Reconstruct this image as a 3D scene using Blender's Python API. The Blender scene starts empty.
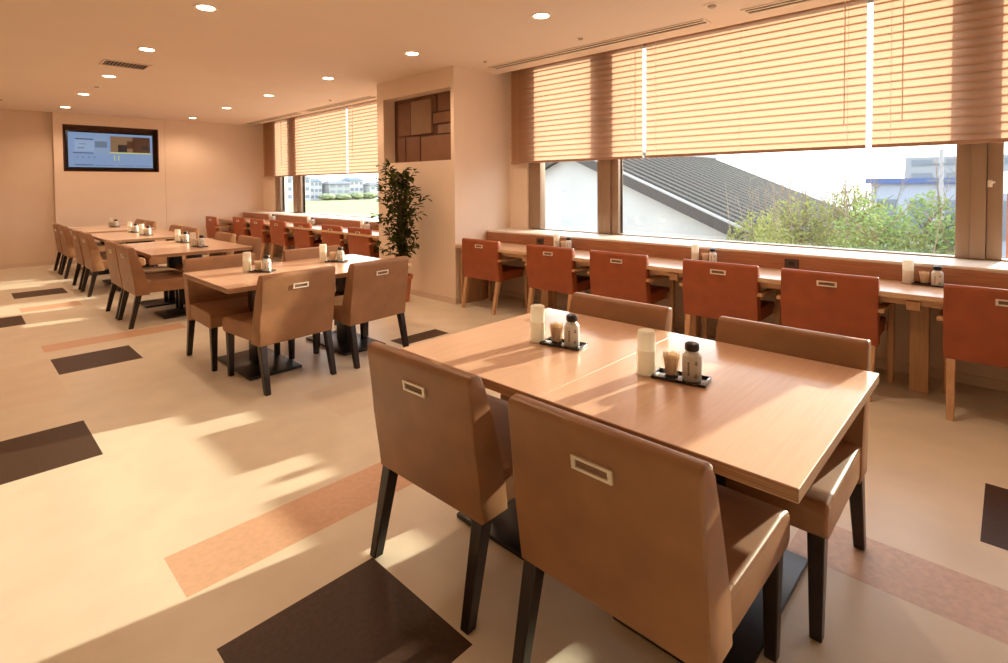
import bpy, bmesh, math, random
from mathutils import Vector, Matrix
rnd = random.Random(7)
S = bpy.context.scene
C = S.collection
PI = math.pi

# ------------------------------------------------------------------ materials
def new_mat(name):
    m = bpy.data.materials.new(name); m.use_nodes = True
    nt = m.node_tree; b = nt.nodes['Principled BSDF']
    return m, nt, b
def mat(name, col, rough=.5, metal=0., spec=.5, noise=0., nscale=8., bump=0., bscale=200., coat=0., stretch=None):
    m, nt, b = new_mat(name)
    b.inputs['Roughness'].default_value = rough
    b.inputs['Metallic'].default_value = metal
    b.inputs['Specular IOR Level'].default_value = spec
    b.inputs['Coat Weight'].default_value = coat
    b.inputs['Base Color'].default_value = (*col, 1)
    tc = nt.nodes.new('ShaderNodeTexCoord')
    mp = nt.nodes.new('ShaderNodeMapping'); nt.links.new(tc.outputs['Object'], mp.inputs['Vector'])
    if stretch: mp.inputs['Scale'].default_value = stretch
    if noise:
        n = nt.nodes.new('ShaderNodeTexNoise'); n.inputs['Scale'].default_value = nscale; n.inputs['Detail'].default_value = 4
        nt.links.new(mp.outputs['Vector'], n.inputs['Vector'])
        r = nt.nodes.new('ShaderNodeValToRGB')
        r.color_ramp.elements[0].position = .3; r.color_ramp.elements[1].position = .7
        r.color_ramp.elements[0].color = (*[max(0, c*(1-noise)) for c in col], 1)
        r.color_ramp.elements[1].color = (*[min(1, c*(1+noise)) for c in col], 1)
        nt.links.new(n.outputs['Fac'], r.inputs['Fac']); nt.links.new(r.outputs['Color'], b.inputs['Base Color'])
    if bump:
        n2 = nt.nodes.new('ShaderNodeTexNoise'); n2.inputs['Scale'].default_value = bscale
        nt.links.new(mp.outputs['Vector'], n2.inputs['Vector'])
        bp = nt.nodes.new('ShaderNodeBump'); bp.inputs['Strength'].default_value = bump; bp.inputs['Distance'].default_value = .002
        nt.links.new(n2.outputs['Fac'], bp.inputs['Height']); nt.links.new(bp.outputs['Normal'], b.inputs['Normal'])
    return m
def emit(name, col, s):
    m, nt, b = new_mat(name)
    b.inputs['Base Color'].default_value = (*col, 1); b.inputs['Emission Color'].default_value = (*col, 1)
    b.inputs['Emission Strength'].default_value = s*(.62 if 'screen' in name else 1)
    if 'screen' in name: b.inputs['Base Color'].default_value = (.02, .02, .02, 1)
    return m
def wood(name, col, dark, axis='x', rough=.4, scale=6., coat=0.):
    m, nt, b = new_mat(name)
    b.inputs['Roughness'].default_value = rough; b.inputs['Coat Weight'].default_value = coat; b.inputs['Coat Roughness'].default_value = .2
    tc = nt.nodes.new('ShaderNodeTexCoord'); mp = nt.nodes.new('ShaderNodeMapping')
    nt.links.new(tc.outputs['Object'], mp.inputs['Vector'])
    mp.inputs['Scale'].default_value = {'x': (.7, 14, 14), 'y': (14, .7, 14), 'z': (14, 14, .7)}[axis]
    n = nt.nodes.new('ShaderNodeTexNoise'); n.inputs['Scale'].default_value = scale; n.inputs['Detail'].default_value = 5
    nt.links.new(mp.outputs['Vector'], n.inputs['Vector'])
    r = nt.nodes.new('ShaderNodeValToRGB')
    r.color_ramp.elements[0].position = .3; r.color_ramp.elements[1].position = .72
    r.color_ramp.elements[0].color = (*dark, 1); r.color_ramp.elements[1].color = (*col, 1)
    nt.links.new(n.outputs['Fac'], r.inputs['Fac']); nt.links.new(r.outputs['Color'], b.inputs['Base Color'])
    return m
def glass(name, tint=(1, 1, 1), gloss=.08):
    m = bpy.data.materials.new(name); m.use_nodes = True; nt = m.node_tree; nt.nodes.clear()
    o = nt.nodes.new('ShaderNodeOutputMaterial'); mx = nt.nodes.new('ShaderNodeMixShader')
    t = nt.nodes.new('ShaderNodeBsdfTransparent'); g = nt.nodes.new('ShaderNodeBsdfGlossy')
    t.inputs['Color'].default_value = (*tint, 1); g.inputs['Roughness'].default_value = .02
    mx.inputs['Fac'].default_value = gloss
    nt.links.new(t.outputs[0], mx.inputs[1]); nt.links.new(g.outputs[0], mx.inputs[2]); nt.links.new(mx.outputs[0], o.inputs['Surface'])
    return m
def translucent(name, col, tcol, f=.5, rough=.8):
    m = bpy.data.materials.new(name); m.use_nodes = True; nt = m.node_tree; nt.nodes.clear()
    o = nt.nodes.new('ShaderNodeOutputMaterial'); mx = nt.nodes.new('ShaderNodeMixShader')
    d = nt.nodes.new('ShaderNodeBsdfDiffuse'); t = nt.nodes.new('ShaderNodeBsdfTranslucent')
    d.inputs['Color'].default_value = (*col, 1); t.inputs['Color'].default_value = (*tcol, 1); mx.inputs['Fac'].default_value = f
    nt.links.new(d.outputs[0], mx.inputs[1]); nt.links.new(t.outputs[0], mx.inputs[2]); nt.links.new(mx.outputs[0], o.inputs['Surface'])
    return m

M = dict(
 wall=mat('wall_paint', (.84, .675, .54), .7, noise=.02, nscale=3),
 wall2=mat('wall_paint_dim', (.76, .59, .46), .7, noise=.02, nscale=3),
 ceil=mat('ceiling_paint', (.84, .69, .56), .8, noise=.015, nscale=2),
 trim=mat('trim_paint', (.70, .54, .42), .6),
 f_cream=mat('floor_cream', (.76, .67, .53), .33, noise=.05, nscale=5, bump=.04, bscale=60),
 f_cream2=mat('floor_cream_darker', (.73, .62, .48), .33, noise=.05, nscale=5, bump=.04, bscale=60),
 f_dark=mat('floor_dark', (.060, .031, .018), .45, spec=.25, noise=.2, nscale=60),
 f_orange=mat('floor_orange', (.68, .42, .27), .35, noise=.07, nscale=40),
 f_pink=mat('floor_pink', (.62, .44, .33), .35, noise=.12, nscale=40),
 top=wood('table_laminate', (.74, .47, .32), (.68, .41, .27), 'x', .4, coat=1.),
 topy=wood('counter_laminate', (.76, .52, .33), (.64, .40, .24), 'y', .28),
 edge=wood('table_edge_ply', (.50, .28, .15), (.24, .12, .06), 'x', .5, 5.),
 leather=mat('tan_leather', (.315, .152, .070), .4, noise=.16, nscale=7, bump=.12, bscale=160),
 piping=mat('tan_piping', (.33, .19, .11), .45),
 blackleg=mat('dark_leg', (.018, .010, .008), .3, noise=.3, nscale=20),
 iron=mat('black_steel', (.012, .011, .012), .33),
 orange=mat('orange_leather', (.35, .084, .026), .45, noise=.12, nscale=9, bump=.1, bscale=160),
 ltwood=wood('light_wood', (.66, .40, .22), (.52, .29, .15), 'z', .45),
 dkwood=wood('brown_wood', (.40, .17, .08), (.28, .11, .05), 'y', .45),
 plate=mat('brushed_plate', (.86, .78, .68), .35, metal=.3),
 plate_in=mat('plate_inside', (.22, .12, .07), .6),
 white=translucent('white_paper', (.93, .90, .84), (.90, .84, .74), .45),
 clear=glass('clear_plastic', (.97, .95, .92), .10),
 pick=mat('toothpick_wood', (.93, .74, .54), .7),
 tray=mat('black_tray', (.02, .013, .012), .22, coat=.4),
 bottle=mat('bottle_white', (.74, .74, .70), .35),
 blabel=mat('bottle_print', (.20, .16, .13), .6),
 cap=mat('bottle_cap', (.015, .013, .014), .35),
 alu=mat('bronze_aluminium', (.36, .25, .17), .4, metal=.5),
 alu2=mat('pale_aluminium', (.62, .50, .40), .45, metal=.2),
 sill=mat('sill_laminate', (.80, .70, .58), .4),
 pane=glass('window_glass', (.96, .97, .96), .05),
 slat=translucent('blind_fabric', (.74, .46, .27), (.56, .37, .255), .55),
 rail=mat('blind_rail', (.42, .24, .15), .5),
 cord=mat('blind_cord', (.85, .75, .62), .7),
 lamp=emit('lamp_disc', (1, .80, .55), 14.),
 ring=mat('lamp_ring', (.85, .72, .58), .5),
 grey=mat('grille_grey', (.42, .33, .27), .5),
 black=mat('dark_gap', (.02, .016, .014), .7),
 niche=mat('niche_brown', (.11, .042, .02), .55),
 bezel=mat('tv_bezel', (.008, .008, .010), .25),
 terracotta=mat('terracotta', (.50, .17, .08), .7, noise=.1),
 soil=mat('soil', (.05, .03, .02), .9),
 bark=mat('bark', (.13, .085, .05), .9, noise=.3, nscale=20),
 leaf=translucent('ficus_leaf', (.060, .062, .020), (.10, .13, .02), .25),
 outlet=mat('outlet_dark', (.06, .04, .035), .4),
)

for n_ in M['edge'].node_tree.nodes:
    if n_.type == 'MAPPING': n_.inputs['Scale'].default_value = (1., 1., 70.)
# ------------------------------------------------------------------ mesh helpers
class MB:
    def __init__(s): s.bm = bmesh.new()
    def hexa(s, lo, hi, mi=0, bev=0, seg=2):
        """lo, hi: four points each, counter-clockwise seen from above"""
        b = bmesh.new()
        v = [b.verts.new(p) for p in lo] + [b.verts.new(p) for p in hi]
        for f in ((3,2,1,0),(4,5,6,7),(0,1,5,4),(1,2,6,5),(2,3,7,6),(3,0,4,7)): b.faces.new([v[i] for i in f])
        s._add(b, mi, bev, seg); return s
    def _add(s, b, mi, bev=0, seg=2, smooth=False, M4=None):
        if bev: bmesh.ops.bevel(b, geom=b.edges[:]+b.verts[:], offset=bev, segments=seg, profile=.6, affect='EDGES', clamp_overlap=True)
        bmesh.ops.recalc_face_normals(b, faces=b.faces[:])
        for f in b.faces: f.material_index = mi
        if M4: b.transform(M4)
        t = bpy.data.meshes.new('t'); b.to_mesh(t); b.free(); s.bm.from_mesh(t); bpy.data.meshes.remove(t)
    def box(s, x0, x1, y0, y1, z0, z1, mi=0, bev=0, seg=2):
        return s.hexa([(x0,y0,z0),(x1,y0,z0),(x1,y1,z0),(x0,y1,z0)], [(x0,y0,z1),(x1,y0,z1),(x1,y1,z1),(x0,y1,z1)], mi, bev, seg)
    def taper(s, c0, w0, c1, w1, mi=0, bev=0):
        """square post from centre c0 (half widths w0) up to c1"""
        q = lambda c, w: [(c[0]-w[0],c[1]-w[1],c[2]),(c[0]+w[0],c[1]-w[1],c[2]),(c[0]+w[0],c[1]+w[1],c[2]),(c[0]-w[0],c[1]+w[1],c[2])]
        return s.hexa(q(c0,w0), q(c1,w1), mi, bev, 1)
    def prism(s, prof, x0, x1, mi=0, bev=0, seg=3):
        """prof: (y,z) outline, extruded along x"""
        b = bmesh.new()
        a = [b.verts.new((x0,y,z)) for y,z in prof]; c = [b.verts.new((x1,y,z)) for y,z in prof]
        n = len(prof); b.faces.new(a[::-1]); b.faces.new(c)
        for i in range(n): b.faces.new([a[i],a[(i+1)%n],c[(i+1)%n],c[i]])
        s._add(b, mi, bev, seg); return s
    def lathe(s, prof, c=(0,0,0), n=20, mi=0):
        b = bmesh.new(); rings = []
        for r, z in prof:
            if r < 1e-6: rings.append([b.verts.new((0,0,z))])
            else: rings.append([b.verts.new((r*math.cos(2*PI*i/n), r*math.sin(2*PI*i/n), z)) for i in range(n)])
        for A, B in zip(rings, rings[1:]):
            for i in range(n):
                j = (i+1) % n
                if len(A) == 1 and len(B) == 1: continue
                if len(A) == 1: b.faces.new([A[0],B[i],B[j]])
                elif len(B) == 1: b.faces.new([A[i],B[0],A[j]])
                else: b.faces.new([A[i],A[j],B[j],B[i]])
        s._add(b, mi, M4=Matrix.Translation(c)); return s
    def tube(s, p, q, r0, r1=None, n=8, mi=0):
        r1 = r0 if r1 is None else r1
        p, q = Vector(p), Vector(q); d = q-p
        b = bmesh.new(); bmesh.ops.create_cone(b, cap_ends=True, segments=n, radius1=r0, radius2=r1, depth=d.length)
        s._add(b, mi, M4=Matrix.Translation((p+q)/2) @ d.to_track_quat('Z','Y').to_matrix().to_4x4()); return s
    def leaf(s, p, d, up, L, W, mi=0):
        p, d = Vector(p), Vector(d).normalized(); side = d.cross(Vector(up)).normalized(); nrm = side.cross(d)
        v = [s.bm.verts.new(q) for q in (p, p+d*L*.45+side*W+nrm*W*.4, p+d*L-nrm*W*.3, p+d*L*.45-side*W+nrm*W*.4)]
        for f in ((v[0],v[1],v[2]),(v[0],v[2],v[3])):
            g = s.bm.faces.new(f); g.material_index = mi
    def build(s, name, mats, parent=None, loc=None, rot=None, smooth=30):
        me = bpy.data.meshes.new(name); s.bm.to_mesh(me); s.bm.free()
        for m in (mats if isinstance(mats, (list, tuple)) else [mats]): me.materials.append(m)
        if smooth:
            for p in me.polygons: p.use_smooth = True
            me.set_sharp_from_angle(angle=math.radians(smooth))
        o = bpy.data.objects.new(name, me); C.objects.link(o)
        if parent: o.parent = parent
        if loc: o.location = loc
        if rot: o.rotation_euler = rot
        return o
def tag(o, label=None, cat=None, group=None, kind=None):
    if label: o['label'] = label
    if cat: o['category'] = cat
    if group: o['group'] = group
    if kind: o['kind'] = kind
    return o
def struct(mb, name, m, **k):
    o = mb.build(name, m, **k); o['kind'] = 'structure'; return o
def empty(name, loc=(0,0,0), rz=0):
    o = bpy.data.objects.new(name, None); C.objects.link(o); o.location = loc; o.rotation_euler = (0,0,rz); o.empty_display_size = .1
    return o
KIDS = {}
def copy_tree(o, parent=None):
    c = o.copy(); C.objects.link(c)
    if parent: c.parent = parent
    for ch in [q for q in C.objects if q.parent == o]: copy_tree(ch, c)
    return c
_used = set()
def place(proto, loc, rz, label, group=None):
    if proto.name not in _used: _used.add(proto.name); o = proto
    else: o = copy_tree(proto)
    o.location = loc; o.rotation_euler = (0,0,rz); o['label'] = label
    if group: o['group'] = group
    elif 'group' in o: del o['group']
    return o

H = 2.77          # ceiling height
YW = 12.5         # far wall
# ------------------------------------------------------------------ room shell
XL, YB = -3.2, -2.6
# floor: one mesh, vinyl inlays are cells of it
rects = [ # x0,x1,y0,y1,material index   1 dark 2 orange 3 pink 4 darker cream
 (-.03,.52,3.41,4.0,1),(.52,1.06,1.16,1.71,1),(.53,1.06,5.11,5.62,1),(.53,1.06,9.06,9.58,1),(-.04,.51,7.28,7.83,1),
 (2.70,3.22,3.81,4.02,1),(2.72,3.27,-.5,.07,1),(.52,1.60,2.0,2.28,2),(.52,1.60,5.90,6.17,2),
 (2.16,2.45,-.9,.60,3),(-.56,-.03,5.62,6.15,4),(-.03,.52,5.08,5.62,4),(-.03,.52,4.55,5.08,4),(1.60,2.15,2.9,3.4,4),(-.56,-.03,10.2,10.7,1),(.52,1.06,8.0,8.3,2)]
xs = sorted({XL, 5.35} | {r[0] for r in rects} | {r[1] for r in rects}); ys = sorted({YB, 12.9} | {r[2] for r in rects} | {r[3] for r in rects})
mb = MB()
for i in range(len(xs)-1):
    for j in range(len(ys)-1):
        cx, cy = (xs[i]+xs[i+1])/2, (ys[j]+ys[j+1])/2; mi = 0
        for a,b_,c,d,k in rects:
            if a < cx < b_ and c < cy < d: mi = k
        v = [mb.bm.verts.new(q) for q in ((xs[i],ys[j],0),(xs[i+1],ys[j],0),(xs[i+1],ys[j+1],0),(xs[i],ys[j+1],0))]
        mb.bm.faces.new(v).material_index = mi
bmesh.ops.remove_doubles(mb.bm, verts=mb.bm.verts[:], dist=1e-5)
fl = struct(mb, 'floor', [M['f_cream'], M['f_dark'], M['f_orange'], M['f_pink'], M['f_cream2']], smooth=0)
fs = MB().box(XL-.2, 5.35, YB-.2, 12.9, -.2, -.002); struct(fs, 'trim_1', M['trim'])

XC = 4.76         # ceiling edge at the blind recess
mb = MB().box(XL-.2, XC, YB-.2, 12.9, H, H+.12)
mb.box(XC, 5.6, YB-.2, 12.9, 3.05, 3.17).box(XC-.02, XC, YB-.2, 12.9, H+.1, 3.06)
struct(mb, 'ceiling', M['ceil'])
struct(MB().box(XL-.2, XL, YB-.2, 12.9, 0, H), 'wall_left', M['wall'])
struct(MB().box(XL, 5.5, YB-.2, YB, 0, H), 'wall_back', M['wall'])
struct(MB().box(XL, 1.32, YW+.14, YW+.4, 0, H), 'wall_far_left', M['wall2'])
# projecting panel wall with the screen niche
mb = MB()
nx0, nx1, nz0, nz1 = 1.45, 2.95, 1.70, 2.56
mb.box(1.32, nx0, YW, YW+.4, 0, H).box(nx1, 3.06, YW, YW+.4, 0, H).box(nx0, nx1, YW, YW+.4, 0, nz0).box(nx0, nx1, YW, YW+.4, nz1, H)
struct(mb, 'wall_far', M['wall'])
struct(MB().box(3.068, 5.6, YW+.02, YW+.4, 0, 3.05), 'wall_far_right', M['wall'])
mb = MB().box(nx0-.001, nx1+.001, YW+.17, YW+.2, nz0, nz1)
t = .012
mb.box(nx0, nx0+t, YW-.004, YW+.17, nz0, nz1).box(nx1-t, nx1, YW-.004, YW+.17, nz0, nz1).box(nx0+t, nx1-t, YW-.004, YW+.17, nz0, nz0+t).box(nx0+t, nx1-t, YW-.004, YW+.17, nz1-t, nz1)
struct(mb, 'trim_2', M['niche'])
# pillar with the recessed collage panel
PX, PY0, PY1 = 4.06, 4.68, 6.27
qy0, qy1, qz0, qz1 = 4.74, 6.12, 1.69, 2.54
mb = MB().box(PX, 5.14, PY0, qy0, 0, H).box(PX, 5.14, qy1, PY1, 0, H).box(PX, 5.14, qy0, qy1, 0, qz0).box(PX, 5.14, qy0, qy1, qz1, H).box(PX+.2, 5.14, qy0, qy1, qz0, qz1)
mb.box(XC, 5.14, PY0, PY1, H, 3.05)
struct(mb, 'wall_pillar', M['wall'])
struct(MB().box(PX-.012, PX, PY0-.012, PY1, 0, .07).box(PX, 4.8, PY0-.012, PY0, 0, .07), 'baseboard_pillar', M['trim'])
struct(MB().box(XL, 1.32, YW+.128, YW+.14, 0, .07).box(1.32, 3.06, YW-.012, YW, 0, .07).box(3.07, 4.78, YW+.008, YW+.02, 0, .07), 'baseboard_far', M['trim'])
# window walls (low spandrel + sill) and lintel
for nm, y0, y1, n in (('near', YB, PY0, 1), ('distant', PY1, YW+.02, 2)):
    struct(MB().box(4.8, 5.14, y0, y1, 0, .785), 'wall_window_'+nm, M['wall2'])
    struct(MB().box(4.565, 5.03, y0, y1, .816, .836, bev=.003).box(4.81, 5.14, y0, y1, .786, .816), 'trim_sill_'+nm, M['sill'])
    struct(MB().box(5.0, 5.14, y0, y1, 2.86, 3.05), 'trim_lintel_'+nm, M['wall'])
    struct(MB().box(4.788, 4.8, y0, y1, 0, .07), 'baseboard_window_'+nm, M['trim'])
def window(n, ys_, wide=()):
    """ys_: list of (frame y0, y1) vertical members; panes span between"""
    f = MB(); y0, y1 = ys_[0][0], ys_[-1][1]
    z0, z1 = .835, 2.86
    f.box(5.03, 5.12, y0, y1, z0, z0+.012, bev=.003).box(5.03, 5.12, y0, y1, z1-.04, z1, bev=.003)
    for a, b in ys_:
        w = b-a
        if w > .2:
            for q in (0, .34, .665): f.box(5.02-(.02 if q == .34 else 0), 5.12, a+w*q, a+w*(q+.335), z0+.012, z1-.04, bev=.006)
            f.box(5.06, 5.11, a, b, z0+.012, z1-.04)
        else:
            f.box(5.02, 5.12, a, b, z0+.012, z1-.04, bev=.006)
    o = struct(f, 'window_%d' % n, M['alu'])
    g = MB()
    for (a, b), (c, d) in zip(ys_, ys_[1:]): g.box(5.072, 5.078, b, c, z0+.012, z1-.04)
    g.build('window_pane', M['pane'], o)
    return o
w1 = window(1, [(YB+.02, YB+.1), (.045, .295), (3.09, 3.36), (4.19, 4.38)])
struct(MB().box(5.0, 5.14, 4.38, PY0, .836, 2.86), 'wall_window_margin', M['wall'])
MB().box(4.985, 5.02, .10, .125, 1.35, 1.40, bev=.004).tube((5.0,.112,1.38),(4.97,.09,1.385),.008).build('window_latch', M['plate'], w1)
w2 = window(2, [(PY1+.02, PY1+.1), (10.62, 10.98), (11.6, 11.84)])
struct(MB().box(5.0, 5.14, 11.84, YW+.02, .836, 2.86), 'wall_window_margin_distant', M['wall'])

# collage panel in the pillar niche
cp = empty('collage_panel', (PX+.2, qy0, qz0))
tag(cp, 'dark framed collage of brown wooden rectangles recessed high in the pillar', 'wall panel')
W_, H_ = qy1-qy0, qz1-qz0
cols = [(.19,.085,.042),(.30,.18,.11),(.16,.07,.035),(.24,.115,.06),(.26,.15,.095),(.21,.10,.052)]
cm = [mat('collage_tone_%d' % i, c, .6, noise=.08) for i, c in enumerate(cols)]
MB().box(-.02, 0, 0, W_, 0, H_).build('backing', M['niche'], cp)
for y0, y1, z0, z1, k, d in [(.0,.44,.62,.85,5,.0),(.0,.52,.47,.61,3,.01),(.0,.44,.34,.46,4,.0),(.0,.78,.0,.33,3,.006),(.46,.78,.62,.85,2,.0),(.55,.98,.36,.80,1,.016),(.80,1.10,.0,.34,0,.004),(.79,1.28,.81,.85,2,.0),(1.0,1.28,.36,.80,0,.0),(1.11,1.28,.0,.34,2,.008)]:
    MB().box(-.035-d, -.02, y0+.004, y1-.004, z0+.004, z1-.004, bev=.002).build('tile', cm[k], cp)

# ------------------------------------------------------------------ screen in the far wall
tv = empty('wall_screen', ((nx0+nx1)/2, YW+.17, 2.11))
tag(tv, 'wide flat screen showing a pale blue page, set in the far wall niche', 'screen')
MB().box(-.70, .70, -.07, 0, -.355, .355, bev=.006).build('bezel', M['bezel'], tv)
sc = [emit('screen_blue', (.28, .44, .74), .75), emit('screen_mid', (.30, .44, .66), .8), emit('screen_grey', (.17, .24, .34), .8), emit('screen_dark', (.015, .02, .03), .5),
      emit('screen_brown', (.30, .17, .09), .8), emit('screen_deep', (.09, .03, .015), .8), emit('screen_yellow', (.75, .75, .22), .8), emit('screen_pale', (.38, .54, .80), .75)]
sb = MB(); lay = [0]
def sq(x0, x1, z0, z1, mi, d=1):
    sb.box(-.665+1.33*x0, -.665+1.33*x1, -.0705-.0006*d, -.069, -.325+.65*z0, -.325+.65*z1, mi)
sq(0,1,0,1,0,1); sq(.03,.29,.86,.91,1,2); sq(.30,.44,.88,.97,1,2); sq(.08,.28,.80,.825,3,3); sq(.07,.29,.46,.78,7,2); sq(.12,.20,.66,.68,2,3); sq(.10,.18,.54,.57,2,3)
sq(.30,.44,.58,.76,2,3); sq(.30,.44,.78,.88,1,2); sq(.05,.28,.40,.42,3,3); sq(.29,.46,.34,.56,1,2); sq(.48,.97,.46,.93,4,2); sq(.75,.97,.46,.93,5,3); sq(.57,.68,.46,.68,3,3)
sq(.55,.66,.68,.90,4,3); sq(.68,.76,.58,.80,5,3); sq(.86,.95,.55,.66,3,4); sq(.47,.98,.42,.455,6,4)
for k in range(4): sq(.09+.065*k,.105+.065*k,.26,.31,2,3)
for k in range(7): sq(.62+.05*k,.645+.05*k,.27,.33,1,3)
for x in (.52, .57): sq(x, x+.012, .2, .36, 6, 3)
sq(.07,.28,.055,.075,3,3); sq(.30,.52,.045,.065,2,3); sq(.56,.76,.045,.065,2,3); sq(.79,.97,.045,.065,2,3)
sb.build('display', sc, tv, smooth=0)

# ------------------------------------------------------------------ blinds
def blind(y0, y1, zb, label, wand=None, cord=True, group=None):
    X = 4.935; zt = 2.99
    r = empty('venetian_blind', (X, (y0+y1)/2, zb)); w = (y1-y0)/2-.006
    tag(r, label, 'blind', group)
    hz = zt-zb
    MB().box(-.03, .03, -w, w, hz-.045, hz+.005, bev=.004).build('head_rail', M['rail'], r)
    MB().box(-.022, .022, -w, w, 0, .026, bev=.004).build('bottom_rail', M['rail'], r)
    s = MB(); p = .060; n = int((hz-.07)/p)
    for k in range(n):
        z = .045+p*k; a = math.radians(74); hw = .042
        pr = []
        for u in (-1, -.33, .33, 1):
            c = .005*(1-u*u)
            pr.append((u*hw*math.cos(a)-c*math.sin(a), u*hw*math.sin(a)+c*math.cos(a)))
        v = [[s.bm.verts.new((x, yy, z+dz)) for yy in (-w, w)] for x, dz in pr]
        for i in range(3): s.bm.faces.new([v[i][0], v[i][1], v[i+1][1], v[i+1][0]])
    s.build('slats', M['slat'], r, smooth=60)
    m = max(2, int(round(2*w/.75)))
    for k in range(m):
        y = -w+.12+(2*w-.24)*k/(m-1)
        MB().tube((-.034, y, .02), (-.034, y, hz-.03), .0014, n=4).build('ladder_cord', M['cord'], r)
    if wand is not None:
        MB().tube((-.04, wand, hz-.06), (-.04, wand, hz-wand_len(zb)), .004, n=6).build('tilt_wand', M['cord'], r)
    return r
def wand_len(zb): return 1.15
blind(2.74, 4.585, 1.655, 'closed orange slatted blind beside the pillar, over the pale wall outside', -.85)
blind(.82, 2.715, 1.655, 'closed orange slatted blind in the middle of the near window, above the tiled roof view', -.8)
blind(-1.6, .795, 1.655, 'closed orange slatted blind at the near right, crossing the broad window post', 1.0)
blind(8.60, 12.24, 1.605, 'wide closed orange slatted blind over the distant window, next to the far wall', .8)
blind(6.31, 8.57, 1.605, 'closed orange slatted blind over the distant window, partly behind the pillar', .9)
MB_ = MB()
pc = MB().tube((0,0,0), (0,0,-1.35), .004, n=6).lathe([(0,-1.39),(.008,-1.385),(.006,-1.35),(0,-1.345)]).build('pull_cord', M['cord'], None, (4.96, 4.65, 2.75))
tag(pc, 'thin pale pull cord hanging down the wall left of the near blinds', 'cord')

# ------------------------------------------------------------------ ceiling fittings
def downlight(x, y, label, group=None):
    r = empty('ceiling_downlight', (x, y, H)); tag(r, label, 'ceiling light', group)
    MB().lathe([(.060,-.002),(.085,-.008),(.088,0),(.060,0),(.060,-.002)], n=28).build('trim_ring', M['ring'], r)
    MB().lathe([(0,-.004),(.061,-.004),(.061,-.001),(0,-.001)], n=28).build('lamp', M['lamp'], r)
    L = bpy.data.lights.new('downlight_lamp', 'SPOT'); L.energy = LAMP_W; L.color = (1, .70, .47); L.spot_size = math.radians(150); L.spot_blend = .7; L.shadow_soft_size = .06
    o = bpy.data.objects.new('downlight_lamp', L); C.objects.link(o); o.location = (x, y, H-.03)
LAMP_W = 30
order = ['nearest', 'second nearest', 'third nearest', 'fourth nearest', 'farthest']
for k, y in enumerate((4.50, 6.26, 8.08, 9.87, 11.65)):
    downlight(1.40, y, 'small round glowing downlight, %s in the left row above the dining tables' % order[k])
o2 = ['nearest', 'second nearest', 'third nearest', 'fourth nearest', 'second farthest', 'farthest']
for k, y in enumerate((2.80, 4.55, 6.33, 8.15, 9.92, 11.79)):
    downlight(3.38, y, 'small round glowing downlight, %s in the right row nearer the windows' % o2[k])
for x, y in ((1.4,2.7),(3.38,1.0),(-.6,6.26),(-.6,9.87),(-2.3,8.1)):  # unseen downlights carrying the rows on, added to fill the room with light
    downlight(x, y, 'small unseen round downlight added for fill light, carrying on the ceiling grid', 'downlights out of the picture')
v = empty('air_vent', (1.40, 7.18, H)); tag(v, 'square louvred air vent in the ceiling above the dining tables', 'air vent')
MB().box(-.22,.22,-.16,-.14,-.012,0).box(-.22,.22,.14,.16,-.012,0).box(-.22,-.2,-.14,.14,-.012,0).box(.2,.22,-.14,.14,-.012,0).build('frame', M['ring'], v)
MB().box(-.2,.2,-.14,.14,-.002,-.0005).build('backing', M['black'], v)
s = MB()
for k in range(12):
    x = -.185+.0335*k
    s.hexa([(x,-.14,-.010),(x+.004,-.14,-.010),(x+.004,.14,-.010),(x,.14,-.010)], [(x+.014,-.14,-.002),(x+.018,-.14,-.002),(x+.018,.14,-.002),(x+.014,.14,-.002)])
s.build('louvre', M['grey'], v)
def sensor(x, y, r, label):
    o = empty('ceiling_sensor', (x, y, H)); tag(o, label, 'ceiling sensor')
    MB().lathe([(0,-.006),(r,-.006),(r*1.1,0)], n=24).build('base', M['ring'], o)
    MB().lathe([(0,-.02),(r*.45,-.018),(r*.6,-.006)], n=20).build('dome', M['grey'], o)
sensor(4.12, 1.70, .06, 'round ceiling sensor near the right end of the long slot vent')
sensor(4.15, 2.96, .04, 'small round ceiling sensor beside the middle of the near slot vent')
sensor(4.16, 4.26, .035, 'tiny round ceiling sensor by the pillar corner')
sensor(1.42, 9.0, .05, 'small round ceiling sensor between far downlights of the left row')
sensor(.58, 11.3, .05, 'small dark round ceiling sensor in the far left corner')
sensor(4.25, 7.9, .04, 'small round ceiling sensor above the distant window counter')
def slot(x, y0, y1, label):
    o = empty('slot_vent', (x, (y0+y1)/2, H)); tag(o, label, 'slot vent'); h = (y1-y0)/2
    MB().box(-.075,-.055,-h,h,-.010,0).box(.055,.075,-h,h,-.010,0).box(-.055,.055,-h,-h+.02,-.010,0).box(-.055,.055,h-.02,h,-.010,0).box(-.012,.012,-h+.02,h-.02,-.009,0).build('frame', M['ring'], o)
    MB().box(-.055,.055,-h+.02,h-.02,-.002,-.0005).build('slot_gap', M['black'], o)
slot(4.46, 1.88, 4.45, 'long linear slot vent in the ceiling from the pillar along the near blinds')
slot(4.46, -.8, 1.58, 'linear slot vent in the ceiling at the top right above the near blinds')
slot(4.56, 7.1, 9.35, 'linear slot vent in the ceiling above the distant blinds, close behind the pillar')
slot(4.56, 9.6, 12.2, 'linear slot vent in the ceiling above the distant blinds, next to the far wall')

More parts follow.
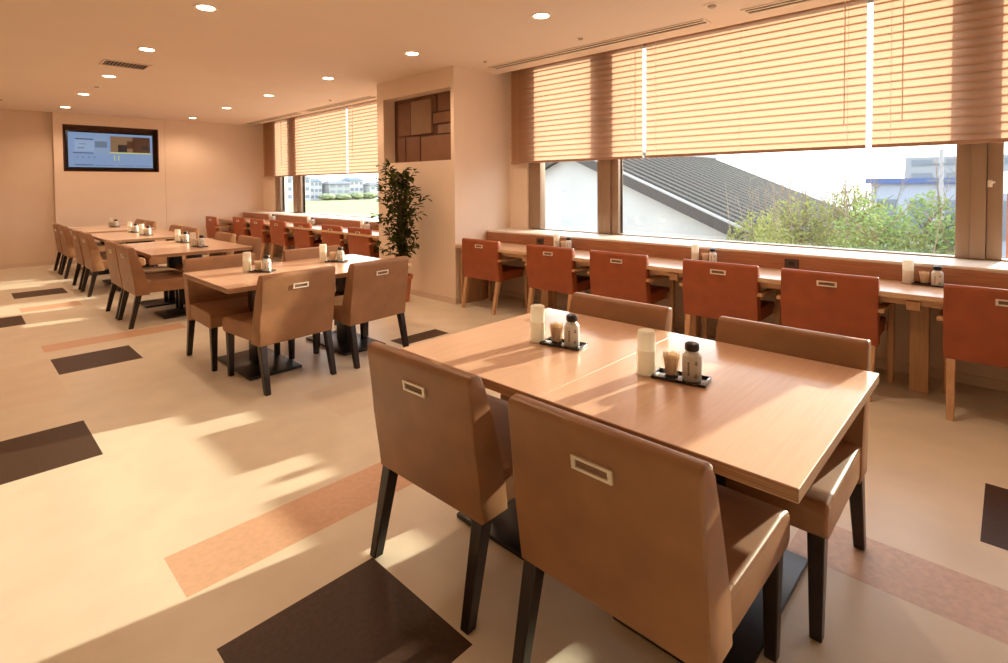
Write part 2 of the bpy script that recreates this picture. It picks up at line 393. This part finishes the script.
# ------------------------------------------------------------------ chairs
def handle(parent, y, z, rx, w=.059, h=.018):
    r = MB(); t = .006
    r.box(-w, w, -t, .002, h-.008, h, bev=.001).box(-w, w, -t, .002, -h, -h+.008, bev=.001).box(-w, -w+.012, -t, .002, -h+.008, h-.008, bev=.001).box(w-.012, w, -t, .002, -h+.008, h-.008, bev=.001)
    o = r.build('handle_plate', M['plate'], parent, (0, y, z), (rx, 0, 0))
    MB().box(-w+.012, w-.012, -.001, .002, -h+.008, h-.008).build('handle_recess', M['plate_in'], parent, (0, y, z), (rx, 0, 0))
def tan_chair():
    r = empty('dining_chair'); tag(r, 'x', 'chair')
    # seat: slightly domed cushion with waterfall front
    w = .274
    s = MB().prism([(-.215,.335),(.312,.33),(.334,.345),(.337,.41),(.321,.437),(.26,.449),(-.1,.452),(-.215,.445)], -w, w, 0, .013, 3)
    so = s.build('seat', M['leather'], r, smooth=50)
    for sx in (-1, 1): MB().tube((sx*(w-.003),-.20,.432), (sx*(w-.003),.310,.427), .0035, n=6).build('seat_piping', M['piping'], so)
    b = MB().prism([(-.238,.318),(-.115,.318),(-.135,.45),(-.178,.61),(-.225,.762),(-.235,.792),(-.252,.803),(-.276,.803),(-.290,.792),(-.292,.774),(-.265,.55),(-.247,.42)], -.277, .277, 0, .016, 3)
    bo = b.build('backrest', M['leather'], r, smooth=50)
    handle(bo, -.2840, .70, math.radians(6.9))
    for sx in (-1, 1):
        MB().taper((sx*.250,-.280,0), (.018,.019,0), (sx*.246,-.205,.335), (.024,.026,0), 0, .003).build('leg', M['blackleg'], r)
        MB().taper((sx*.238,.288,0), (.017,.017,0), (sx*.238,.288,.337), (.024,.024,0), 0, .003).build('leg', M['blackleg'], r)
    return r
tan = tan_chair()
def orange_chair():
    r = empty('counter_armchair'); tag(r, 'x', 'chair')
    s = MB().prism([(-.20,.345),(.25,.355),(.262,.375),(.262,.43),(.245,.448),(.1,.455),(-.20,.44)], -.258, .258, 0, .013, 3)
    s.build('seat', M['orange'], r, smooth=50)
    ob = MB().prism([(-.215,.345),(-.14,.345),(-.16,.5),(-.185,.755),(-.195,.780),(-.215,.790),(-.232,.785),(-.24,.77),(-.236,.55)], -.284, .284, 0, .014, 3).build('backrest', M['orange'], r, smooth=50)
    handle(ob, -.2405, .715, math.radians(2))
    for sx in (-1, 1):
        MB().taper((sx*.243,-.262,0), (.017,.019,0), (sx*.248,-.19,.347), (.022,.024,0), 0, .003).build('leg', M['ltwood'], r)
        MB().taper((sx*.293,.225,0), (.018,.018,0), (sx*.293,.225,.565), (.018,.022,0), 0, .003).build('leg', M['ltwood'], r)
        MB().box(sx*.293-.022, sx*.293+.022, -.235, .26, .565, .59, bev=.006).build('armrest', M['ltwood'], r)
        MB().box(min(sx*.252,sx*.274), max(sx*.252,sx*.274), .20, .245, .36, .41).build('side_rail', M['ltwood'], r)
    return r
oc = orange_chair()

TX, TY = -PI/2, PI/2    # facing +x / facing -x
def chair(x, y, rz, label): place(tan, (x, y, 0), rz, 'tan leather chair ' + label, 'tan dining chairs')
chair(1.345, .728, TX, 'closest to the viewer, back turned, at the nearest table')
chair(1.362, 1.467, TX+.02, 'with its back to us beside the large dark floor square')
chair(2.085, .650, TY, 'on the window side of the nearest table, at its right end')
chair(2.085, 1.44, TY, 'on the window side of the nearest table, at its left end')
chair(1.66, 3.87, .08, 'at the crosswise second table, front left with its back to us')
chair(2.34, 3.90, .10, 'at the crosswise second table, front right beside the plant side')
chair(1.59, 4.63, PI, 'at the crosswise second table, far side left, facing us')
chair(2.40, 4.60, PI, 'at the crosswise second table, far side right, facing us')
rows = [('third', (6.50, 7.10), (6.53, 7.33)), ('fourth', (8.75, 9.45), (8.75, 9.42)), ('fifth', (10.74, 11.42), (11.0, 11.7))]
for nm, ly, ry in rows:
    for k, y in enumerate(ly): chair(1.48, y, TX, 'on the aisle side of the %s table from us, %s of two' % (nm, ('nearer', 'farther')[k]))
    for k, y in enumerate(ry): chair(2.19, y, TY, 'on the window side of the %s table from us, %s of two' % (nm, ('nearer', 'farther')[k]))
nearY = [4.25, 3.27, 2.50, 1.61, .885, 0.0]
nmn = ['first', 'second', 'third', 'fourth', 'fifth', 'sixth']
for k, y in enumerate(nearY):
    place(oc, (4.27, y, 0), TX, 'orange armchair at the near window counter, %s from the pillar' % nmn[k], 'orange counter chairs')
farY = [(4.29,6.80),(4.29,7.60),(4.29,8.59),(4.25,9.46),(4.22,10.3),(4.2,11.15),(3.93,11.9)]
nmf = nmn + ['seventh']
for k, (x, y) in enumerate(farY):
    place(oc, (x, y, 0), TX, 'orange armchair at the distant window counter, %s from the pillar' % nmf[k], 'orange counter chairs')

# ------------------------------------------------------------------ tables
def table():
    r = empty('dining_table'); tag(r, 'x', 'table')      # long side 1.0 along x, .75 along y
    a, b = .492, .3768
    MB().box(-a, a, -b, b, .675, .71, bev=.0012, seg=1).build('tabletop', M['top'], r)
    e = MB(); t = .0016
    e.box(-a-t, -a+.001, -b, b, .678, .707).box(a-.001, a+t, -b, b, .678, .707).box(-a, a, -b-t*.3, -b+.001, .678, .707).box(-a, a, b-.001, b+t*.3, .678, .707)
    e.build('edge_band', M['edge'], r)
    MB().box(-.30, .30, -.06, .06, .655, .675, bev=.004).box(-.06,.06,-.28,.28,.655,.675,bev=.004).build('mounting_plate', M['iron'], r)
    MB().box(-.075, .075, -.04, .04, .02, .655, bev=.006).build('column', M['iron'], r)
    MB().box(-.35, .35, -.195, .195, 0, .022, bev=.008, seg=2).build('base_plate', M['iron'], r)
    return r
tb = table()
def tplace(x, y, rz, label): place(tb, (x, y, 0), rz, label, 'wood topped tables')
tplace(1.78, .71, 0, 'wood topped table unit nearest us, right half of the foreground pair')
tplace(1.78, 1.465, 0, 'wood topped table unit, left half of the foreground pair')
tplace(1.645, 4.27, PI/2, 'wood topped table unit, left half of the crosswise second pair')
tplace(2.40, 4.27, PI/2, 'wood topped table unit, right half of the crosswise second pair towards the plant')
for nm, y in (('third', 6.63), ('fourth', 8.80), ('fifth', 10.72)):
    tplace(1.88, y, 0, 'wood topped table unit, nearer half of the %s pair from us' % nm)
    tplace(1.88, y+.755, 0, 'wood topped table unit, farther half of the %s pair from us' % nm)

# ------------------------------------------------------------------ window counters
def counter(y0, y1, posts, label):
    r = empty('window_counter', (4.3, y0, 0)); tag(r, label, 'counter'); L = y1-y0
    MB().box(-.26, .25, 0, L, .672, .705, bev=.004).build('worktop', M['topy'], r)
    MB().box(-.19, -.165, .02, L-.02, .625, .672).build('apron', M['topy'], r)
    MB().box(.25, .50, 0, L, .672, .815, bev=.003).build('backsplash', M['dkwood'], r)
    for p in posts:
        MB().box(.10, .19, p-y0-.05, p-y0+.05, 0, .672, bev=.004).build('support_post', M['ltwood'], r)
        MB().box(-.22, .10, p-y0-.035, p-y0+.035, .60, .655, bev=.003).build('bracket', M['ltwood'], r)
    MB().box(-.18, .25, (L-.03) if y0 < 0 else 0.0, L if y0 < 0 else .03, 0, .672, bev=.003).build('end_panel', M['ltwood'], r)
    return r
counter(YB+.01, 4.66, (.43, 1.995, 3.62), 'long wood window counter running under the near blinds up to the pillar')
counter(6.29, 12.48, (7.2, 9.03, 10.72), 'wood window counter beyond the pillar under the distant blinds')
def outlet(y, label):
    o = empty('wall_outlet', (4.546, y, .76)); tag(o, label, 'outlet')
    MB().box(-.006, .004, -.05, .05, -.033, .033, bev=.002).build('cover', M['outlet'], o)
    MB().box(-.009, -.005, -.02, .02, -.014, .014, bev=.001).build('socket', M['black'], o)
outlet(1.24, 'dark outlet on the near counter backsplash, above the gap between chairs')
outlet(3.80, 'dark outlet on the near counter backsplash, towards the pillar')

# ------------------------------------------------------------------ condiment sets
def napkins():
    r = empty('napkin_holder'); tag(r, 'x', 'napkin holder')
    MB().lathe([(0,.006),(.031,.006),(.031,.154),(.028,.159),(0,.160)], n=24).build('napkin_roll', M['white'], r)
    MB().lathe([(0,0),(.040,0),(.041,.007),(.036,.012),(.0345,.014),(.0345,.088),(.0355,.091),(.0355,.087),(.0325,.012),(0,.005)], n=24).build('clear_sleeve', M['clear'], r)
    return r
def cup():
    r = MB().lathe([(0,0),(.024,0),(.025,.004),(.033,.072),(.0345,.074),(.032,.072),(.0235,.008),(0,.007)], n=20).build('toothpick_cup', M['clear'])
    return tag(r, 'x', 'cup')
def picks():
    m = MB(); q = random.Random(3)
    for k in range(95):
        a = q.uniform(0, 2*PI); rr = .019*math.sqrt(q.random())
        top = .029*math.sqrt(q.random()); b = a+q.uniform(-.4,.4)
        m.tube((rr*math.cos(a), rr*math.sin(a), .010), (top*math.cos(b), top*math.sin(b), .080+q.uniform(-.004,.008)), .0012, n=4)
    r = m.build('toothpicks', M['pick']); tag(r, 'x', 'toothpicks', kind='stuff'); return r
def bottle():
    r = empty('sauce_bottle'); tag(r, 'x', 'bottle')
    bd = MB().lathe([(0,0),(.030,0),(.032,.004),(.0325,.070),(.031,.085),(.022,.096),(.0175,.101),(0,.101)], n=24).build('body', M['bottle'], r)
    MB().lathe([(.0175,.100),(.023,.103),(.0242,.107),(.0242,.120),(.022,.126),(.012,.130),(0,.131)], n=20).build('cap', M['cap'], r)
    l = MB()
    def mark(a0, a1, z0, z1):
        n = 4; R = .0330
        v = [[l.bm.verts.new((R*math.cos(a0+(a1-a0)*i/n), R*math.sin(a0+(a1-a0)*i/n), z)) for z in (z0,z1)] for i in range(n+1)]
        for i in range(n): l.bm.faces.new([v[i][0], v[i+1][0], v[i+1][1], v[i][1]])
    for k in range(6): mark(-.62, -.42, .022+.008*k, .0275+.008*k)
    mark(.10, .40, .060, .064); mark(.10, .40, .067, .070); mark(.22, .28, .057, .072)
    for a, b, z0, z1 in ((.0,.5,.018,.021),(.08,.42,.023,.025),(.14,.36,.013,.016),(.2,.3,.027,.030)): mark(a, b, z0, z1)
    l.build('label_print', M['blabel'], bd, smooth=0)
    return r
def tray():
    t_ = MB(); a, b = .092, .048
    t_.box(-a+.006, a-.006, -b+.006, b-.006, 0, .005, bev=.002)
    for x0,x1,y0,y1 in ((-a,a,-b,-b+.008),(-a,a,b-.008,b),(-a,-a+.008,-b+.008,b-.008),(a-.008,a,-b+.008,b-.008)): t_.box(x0,x1,y0,y1,.001,.012,bev=.003)
    r = t_.build('condiment_tray', M['tray']); return tag(r, 'x', 'tray')
nk, cu, pk, bo, tr = napkins(), cup(), picks(), bottle(), tray()
def cset(x, y, z, where, d=-1.24, small=False):
    """d: direction (world angle) in which cup and bottle follow the napkin holder"""
    ux, uy = math.cos(d), math.sin(d)
    tx, ty = x+ux*.118, y+uy*.118
    place(nk, (x, y, z), 0, 'white paper roll in clear holder ' + where, 'napkin holders')
    place(tr, (tx+ux*.0, ty, z), d-.14, 'black condiment tray ' + where, 'condiment trays')
    c1 = (x+ux*.086, y+uy*.086); c2 = (x+ux*.154, y+uy*.154)
    place(cu, (*c1, z+.005), 0, 'clear toothpick cup ' + where, 'toothpick cups')
    place(pk, (*c1, z+.005), rnd.uniform(0, 6), 'toothpicks in the cup ' + where, 'bunches of toothpicks')
    place(bo, (*c2, z+.005), math.atan2(-y, -x)+.1, 'black capped sauce bottle ' + where, 'sauce bottles')
T = .71
cset(1.705, .935, T, 'on the right half of the foreground table')
cset(1.745, 1.475, T, 'on the left half of the foreground table')
cset(1.63, 4.41, T, 'on the left half of the crosswise second table', -.75)
cset(2.31, 4.47, T, 'on the right half of the crosswise second table', -.75)
cset(1.92, 6.80, T, 'on the nearer half of the third table')
cset(1.95, 7.50, T, 'on the farther half of the third table')
cset(1.90, 9.05, T, 'on the nearer half of the fourth table')
cset(1.90, 9.78, T, 'on the farther half of the fourth table')
cset(1.93, 11.35, T, 'on the fifth table by the screen wall')
cset(4.46, 3.50, .705, 'on the near window counter, nearest the pillar', -1.55)
cset(4.46, 1.98, .705, 'on the near window counter, at its middle', -1.55)
cset(4.46, .50, .705, 'on the near window counter, before the broad window post', -1.55)
cset(4.44, 10.75, .705, 'on the distant counter, nearest the far wall', -1.55)
cset(4.44, 9.10, .705, 'on the distant counter, in its middle', -1.55)
cset(4.44, 7.32, .705, 'on the distant counter, just behind the plant', -1.55)

# ------------------------------------------------------------------ potted plant
pl = empty('potted_ficus', (3.73, 5.28, 0)); tag(pl, 'tall leafy green potted plant standing against the pillar', 'plant')
MB().lathe([(0,0),(.085,0),(.115,.27),(.13,.275),(.133,.32),(.118,.322),(.112,.27),(0,.265)], n=28).build('pot', M['terracotta'], pl)
MB().lathe([(0,.272),(.110,.272)], n=24).build('soil', M['soil'], pl)
tk = MB()
lf = MB(); q = random.Random(11)
for k in range(3):
    a = k*2.1; tk.tube((.03*math.cos(a), .03*math.sin(a), .26), (.02*math.cos(a+1), .02*math.sin(a+1), 1.2), .016, .010)
def branch(p, d, L, r):
    p = Vector(p); d = Vector(d).normalized(); n = 4
    for i in range(n):
        e = p+d*(L/n); tk.tube(p, e, r, r*.8, n=5); r *= .8
        for m_ in range(6):
            u = Vector((q.gauss(0,1), q.gauss(0,1), q.gauss(0,.7))).normalized()
            lf.leaf(p+(e-p)*q.random()+u*.015, u+d*.5+Vector((0,0,-.25)), (0,0,1), q.uniform(.06,.105), q.uniform(.020,.030))
        p = e; d = (d+Vector((q.uniform(-.25,.25), q.uniform(-.25,.25), q.uniform(-.1,.3)))).normalized()
for k in range(44):
    z = .48+1.0*(k/44); a = k*2.4; t_ = (z-.48)
    rr = .36*(.62+.4*math.sin(min(1,t_/1.0)*PI))
    d = (math.cos(a)*.8, math.sin(a), .7)
    if math.cos(a) > .3: rr *= .62
    branch((0,0,z), d, rr*q.uniform(.8,1.35), .005)
tk.build('trunk', M['bark'], pl); lf.build('foliage', M['leaf'], pl, smooth=0)

# ------------------------------------------------------------------ outside
G = -4.2
def omat(n, c, r=.8, **k): return mat(n, c, r, **k)
struct(MB().box(5.6, 420, -220, 420, G-.2, G), 'ground', omat('asphalt_pale', (.26, .25, .23), .9, noise=.1, nscale=.3))
f = MB().box(20, 300, 84, 196, G, G+.03).build('grass_field', omat('field_grass', (.20, .235, .09), .95, noise=.12, nscale=.05)); tag(f, 'wide pale green grass field seen through the distant window', 'field', kind='stuff')
# pale building with tiled roof
bw = omat('plaster_white', (.33, .34, .335), .9, noise=.05, nscale=1.2)
bt, nt, bb = new_mat('roof_tiles')
bb.inputs['Roughness'].default_value = .95; bb.inputs['Specular IOR Level'].default_value = .05
tc = nt.nodes.new('ShaderNodeTexCoord'); wv = nt.nodes.new('ShaderNodeTexWave'); wv.wave_type = 'BANDS'; wv.bands_direction = 'X'; wv.inputs['Scale'].default_value = .55
nt.links.new(tc.outputs['Object'], wv.inputs['Vector'])
rp = nt.nodes.new('ShaderNodeValToRGB'); rp.color_ramp.elements[0].color = (.008,.008,.008,1); rp.color_ramp.elements[1].color = (.085,.083,.080,1); rp.color_ramp.elements[0].position = .25
nt.links.new(wv.outputs['Fac'], rp.inputs['Fac']); nt.links.new(rp.outputs['Color'], bb.inputs['Base Color'])
rb = empty('tiled_roof_building', (14, 10.6, G)); tag(rb, 'pale building with a grey tiled gable roof just outside the near window', 'building')
h0 = 2.62-G; sl = .432; yl = 7.4
def gz(y): return h0-abs(y)*sl
m_ = MB()
for x0, x1 in ((.3, 11.5),):
    b = bmesh.new(); pr = [(-6.9,0),(6.9,0),(6.9,gz(6.9)-.25),(0,h0-.25),(-6.9,gz(6.9)-.25)]
    m_.prism([(p[0], p[1]) for p in pr], x0, x1)
m_.build('wall', bw, rb, smooth=0)
for sy in (-1, 1):
    a = [(0,0),(sy*yl,0)]
    MB().hexa(*( [[(0,0,h0-.2),(12,0,h0-.2),(12,sy*yl,gz(yl)-.2),(0,sy*yl,gz(yl)-.2)], [(0,0,h0),(12,0,h0),(12,sy*yl,gz(yl)),(0,sy*yl,gz(yl))]] if sy > 0 else
      [[(0,sy*yl,gz(yl)-.2),(12,sy*yl,gz(yl)-.2),(12,0,h0-.2),(0,0,h0-.2)], [(0,sy*yl,gz(yl)),(12,sy*yl,gz(yl)),(12,0,h0),(0,0,h0)]])).build('roof_slope', bt, rb, smooth=0)
    MB().hexa(*([[(-.06,sy*yl,gz(yl)-.30),(0,sy*yl,gz(yl)-.30),(0,0,h0-.30),(-.06,0,h0-.30)],[(-.06,sy*yl,gz(yl)+.02),(0,sy*yl,gz(yl)+.02),(0,0,h0+.02),(-.06,0,h0+.02)]])).build('barge_board', omat('barge_board', (.04,.038,.036)), rb, smooth=0)
    MB().tube((-.03,sy*yl,gz(yl)+.05),(-.03,0,h0+.05),.045,n=8).build('verge_cap', omat('verge_cap', (.30,.30,.29)), rb)
MB().tube((-.05,0,h0+.05),(12.05,0,h0+.05),.12,n=10).build('ridge_cap', omat('ridge_cap', (.3,.3,.3)), rb)

# trees by the roof
def tree(x, y, top, rad, hgt, n, leafm, label, twig=0, seed=1, ls=.085):
    q = random.Random(seed); r = empty('garden_tree', (x, y, G)); tag(r, label, 'tree', 'trees outside the near window')
    t_ = MB(); l = MB(); zc = top-G-hgt
    t_.tube((0,0,0), (0,0,zc+hgt*.6), .09, .05)
    for k in range(26+twig):
        a = q.uniform(0,2*PI); z0 = zc-hgt*.6+q.random()*hgt*1.2
        e = Vector((rad*math.cos(a)*q.uniform(.4,.9), rad*math.sin(a)*q.uniform(.4,.9), z0+hgt*q.uniform(.1,.5)))
        t_.tube((0,0,z0), e, .02, .006, n=4)
    for k in range(twig):
        a = q.uniform(0,2*PI); rr = rad*q.uniform(.1,.8)
        p = Vector((rr*math.cos(a), rr*math.sin(a), zc+hgt*.5)); e = p+Vector((q.uniform(-.25,.25), q.uniform(-.25,.25), hgt*q.uniform(.6,1.1)))
        t_.tube(p, e, .010, .004, n=4)
        for j in range(10):
            c = p+(e-p)*q.random(); t_.tube(c, c+Vector((q.uniform(-.2,.2), q.uniform(-.2,.2), q.uniform(.05,.25))), .005, .003, n=3)
    for k in range(n):
        u = Vector((q.gauss(0,1), q.gauss(0,1), q.gauss(0,1))).normalized()*(q.random()**.4)
        c = Vector((u.x*rad, u.y*rad, zc+u.z*hgt))
        d = Vector((q.gauss(0,1), q.gauss(0,1), q.gauss(0,.8)+.3))
        l.leaf(c, d, (q.random(),q.random(),1), ls*q.uniform(.7,1.4), ls*.3)
    t_.build('trunk', omat('tree_bark', (.20,.15,.10)), r); l.build('crown', leafm, r, smooth=0)
lg1 = translucent('spring_leaf', (.24,.26,.10), (.30,.32,.10), .4); lg2 = translucent('fresh_leaf', (.19,.26,.11), (.25,.33,.11), .4)
for a in [(13.6, 4.45, .75, .85, 1.3, 3200, lg1, 'pale tree in front of the tiled roof, farthest left of the row', 8, 1),
          (12.2, 3.20, 1.15, .9, 1.4, 4500, lg1, 'yellow green tree with bare upper twigs in front of the tiled roof', 16, 2),
          (13.6, 2.45, 1.30, .85, 1.5, 4500, lg1, 'tree with tall thin twigs below the right end of the roof', 14, 3),
          (11.5, 1.78, 1.12, .8, 1.5, 5000, lg2, 'bushy green tree in front of the left part of the blue roof', 4, 4),
          (13.2, 1.20, 1.20, .75, 1.5, 4500, lg2, 'fresh green tree below the blue roof by the utility pole', 3, 5),
          (11.4, .74, .85, .55, 1.3, 3500, lg2, 'green tree just left of the broad window post', 2, 6)]: tree(*a)

def block(name, x0, x1, y0, y1, z1, wm, label, cat='building', rows=3, cols=5, wmn=None, roof=None, face='x', grp=None):
    r = empty(name, (x0, y0, G)); tag(r, label, cat, grp); hh = z1-G
    MB().box(0, x1-x0, 0, y1-y0, 0, hh).build('wall', wm, r, smooth=0)
    if roof: MB().box(-.3, x1-x0+.3, -.3, y1-y0+.3, hh, hh+.35).build('roof', roof, r, smooth=0)
    L = (y1-y0) if face == 'x' else (x1-x0)
    for i in range(rows):
        for j in range(cols):
            a = L*(j+.2)/cols; b = L*(j+.8)/cols; za = hh*(i+.35)/rows; zb = hh*(i+.8)/rows
            w_ = MB()
            if face == 'x': w_.box(-.08, .05, a, b, za, zb)
            else: w_.box(a, b, -.08, .05, za, zb)
            w_.build('window', wmn, r, smooth=0)
    return r
pale = omat('render_pale', (.36,.36,.35)); glz = omat('dark_glazing', (.11,.14,.17), .3); blue = omat('blue_roof', (.05,.09,.22), .6); lgrey = omat('concrete_grey', (.22,.235,.25))
b1 = block('warehouse', 45, 60, -2.0, 7.2, 1.30, omat('warehouse_wall', (.26,.29,.34)), 'low building with a blue roof left of the broad window post', rows=1, cols=5, wmn=glz, roof=blue)
block('apartment_block', 90, 104, -4, 10.6, 4.7, lgrey, 'distant grey apartment block beyond the blue roof', rows=5, cols=4, wmn=glz)
block('orange_house', 12, 20, -7.0, .06, 1.2, omat('orange_wall', (.34,.09,.03)), 'orange walled house at the right edge beyond the broad window post', rows=2, cols=3, wmn=pale, roof=omat('white_roof', (.7,.7,.68)))
p_ = empty('utility_pole', (30, 2.25, G)); tag(p_, 'slim utility pole with crossbars in front of the apartment block', 'utility pole')
MB().tube((0,0,0),(0,0,7.0),.11,.08).build('pole', omat('pole_concrete', (.3,.3,.3)), p_)
MB().box(-.04,.04,-.7,.7,6.3,6.4).build('crossbar', glz, p_); MB().box(-.04,.04,-.5,.5,5.6,5.7).build('crossbar', glz, p_); MB().lathe([(0,4.4),(.22,4.4),(.22,5.0),(0,5.0)],(.0,.3,0),n=10).build('transformer', lgrey, p_)
# houses behind the field
hd = [(60,72,4.6,4),(75,87,5.4,5),(89,98.5,5.9,4),(100,105,4.6,3),(106.5,116,3.6,3),(117.5,124,5.0,3),(125.5,134,3.0,3),(136,146,4.4,3),(148,160,3.8,4)]
hl = ['low white house, far left of the row behind the field','white three storey flats behind the field, seen through the left pane','tall white flats with blue roof behind the field','narrow white house beside the tall flats','grey roofed low house behind the field by the hedge trees','white house behind the field, right of the low one','low grey shed row behind the field','white house behind the field near the pillar edge','last pale house of the row, mostly behind the pillar']
rblue = omat('slate_blue', (.10,.14,.20)); rgry = omat('slate_grey', (.14,.15,.16)); hw_ = omat('house_white', (.42,.43,.43)); hg_ = omat('house_grey', (.28,.295,.30)); gl2 = omat('pale_glazing', (.15,.18,.22), .4)
for k, (x0, x1, z1, c) in enumerate(hd):
    r = block('house', x0, x1, 200+3*(k%2), 210, z1-1.2, hw_ if k % 3 != 1 else hg_, hl[k], 'house', 3 if z1 > 3 else 2, c, gl2, None, 'y', 'houses behind the field')
    hh = z1-1.2-G; m2 = MB(); w = x1-x0
    m2.hexa([(-.5,-.5,hh),(w+.5,-.5,hh),(w+.5,8,hh),(-.5,8,hh)], [(w*.12,3,hh+1.3),(w*.88,3,hh+1.3),(w*.88,4.5,hh+1.3),(w*.12,4.5,hh+1.3)])
    m2.build('roof', rblue if k % 2 else rgry, r, smooth=0)
q = random.Random(5)
for k in range(4):
    x = 103+q.uniform(0,1)+k*6.6; t_ = MB(); b = bmesh.new(); bmesh.ops.create_icosphere(b, subdivisions=3, radius=1)
    for v_ in b.verts: v_.co *= 1+q.uniform(-.12,.12)
    sxy, sz = q.uniform(2.6,3.6), q.uniform(1.1,1.5)
    t_._add(b, 0, M4=Matrix.Diagonal((sxy, sxy, sz, 1)))
    r = empty('hedge_tree', (x, 196.5, G)); tag(r, 'rounded green tree at the far edge of the field', 'tree', 'trees along the field edge')
    t_.build('crown', omat('hedge_green', (.17,.20,.10), .95, noise=.2, nscale=1.), r, (0,0,sz+.15)); MB().tube((0,0,0),(0,0,1.4),.2).build('trunk', M['bark'], r)

# ------------------------------------------------------------------ light
az, el = math.radians(8.5), math.radians(14.0)
sd = Vector((-math.cos(el)*math.cos(az), math.cos(el)*math.sin(az), -math.sin(el)))
L = bpy.data.lights.new('sun', 'SUN'); L.energy = 8.2; L.angle = math.radians(.55); L.color = (1, .93, .72)
o = bpy.data.objects.new('sun', L); C.objects.link(o); o.rotation_euler = sd.to_track_quat('-Z', 'Y').to_euler(); o.location = (20, -3, 8)
w = bpy.data.worlds.new('sky'); S.world = w; w.use_nodes = True; nt = w.node_tree
bg = nt.nodes['Background']; tc = nt.nodes.new('ShaderNodeTexCoord'); sx = nt.nodes.new('ShaderNodeSeparateXYZ'); r = nt.nodes.new('ShaderNodeValToRGB')
nt.links.new(tc.outputs['Generated'], sx.inputs[0]); nt.links.new(sx.outputs['Z'], r.inputs['Fac']); nt.links.new(r.outputs['Color'], bg.inputs['Color'])
r.color_ramp.elements[0].position = 0; r.color_ramp.elements[0].color = (1,.97,.92,1); r.color_ramp.elements[1].position = .6; r.color_ramp.elements[1].color = (.70,.82,1,1)
bg.inputs['Strength'].default_value = 4.0

# ------------------------------------------------------------------ camera
cam = bpy.data.cameras.new('camera'); co = bpy.data.objects.new('camera', cam); C.objects.link(co); S.camera = co
Fv = Vector((.72193, .69137, -.028777)); Rv = Vector((.69148, -.72236, -.0073622)); Uv = Rv.cross(Fv)
mt = Matrix((Rv, Uv, -Fv)).transposed().to_4x4(); mt.translation = (0, 0, 1.39); co.matrix_world = mt
cam.sensor_width = 36; cam.lens = 530.859*36/1008; cam.shift_y = -(331.5-200.29)/1008; cam.clip_start = .05; cam.clip_end = 1000
vs = S.view_settings; vs.view_transform = 'Standard'; vs.look = 'None'; vs.exposure = 0.42; vs.gamma = 1; vs.use_curve_mapping = False
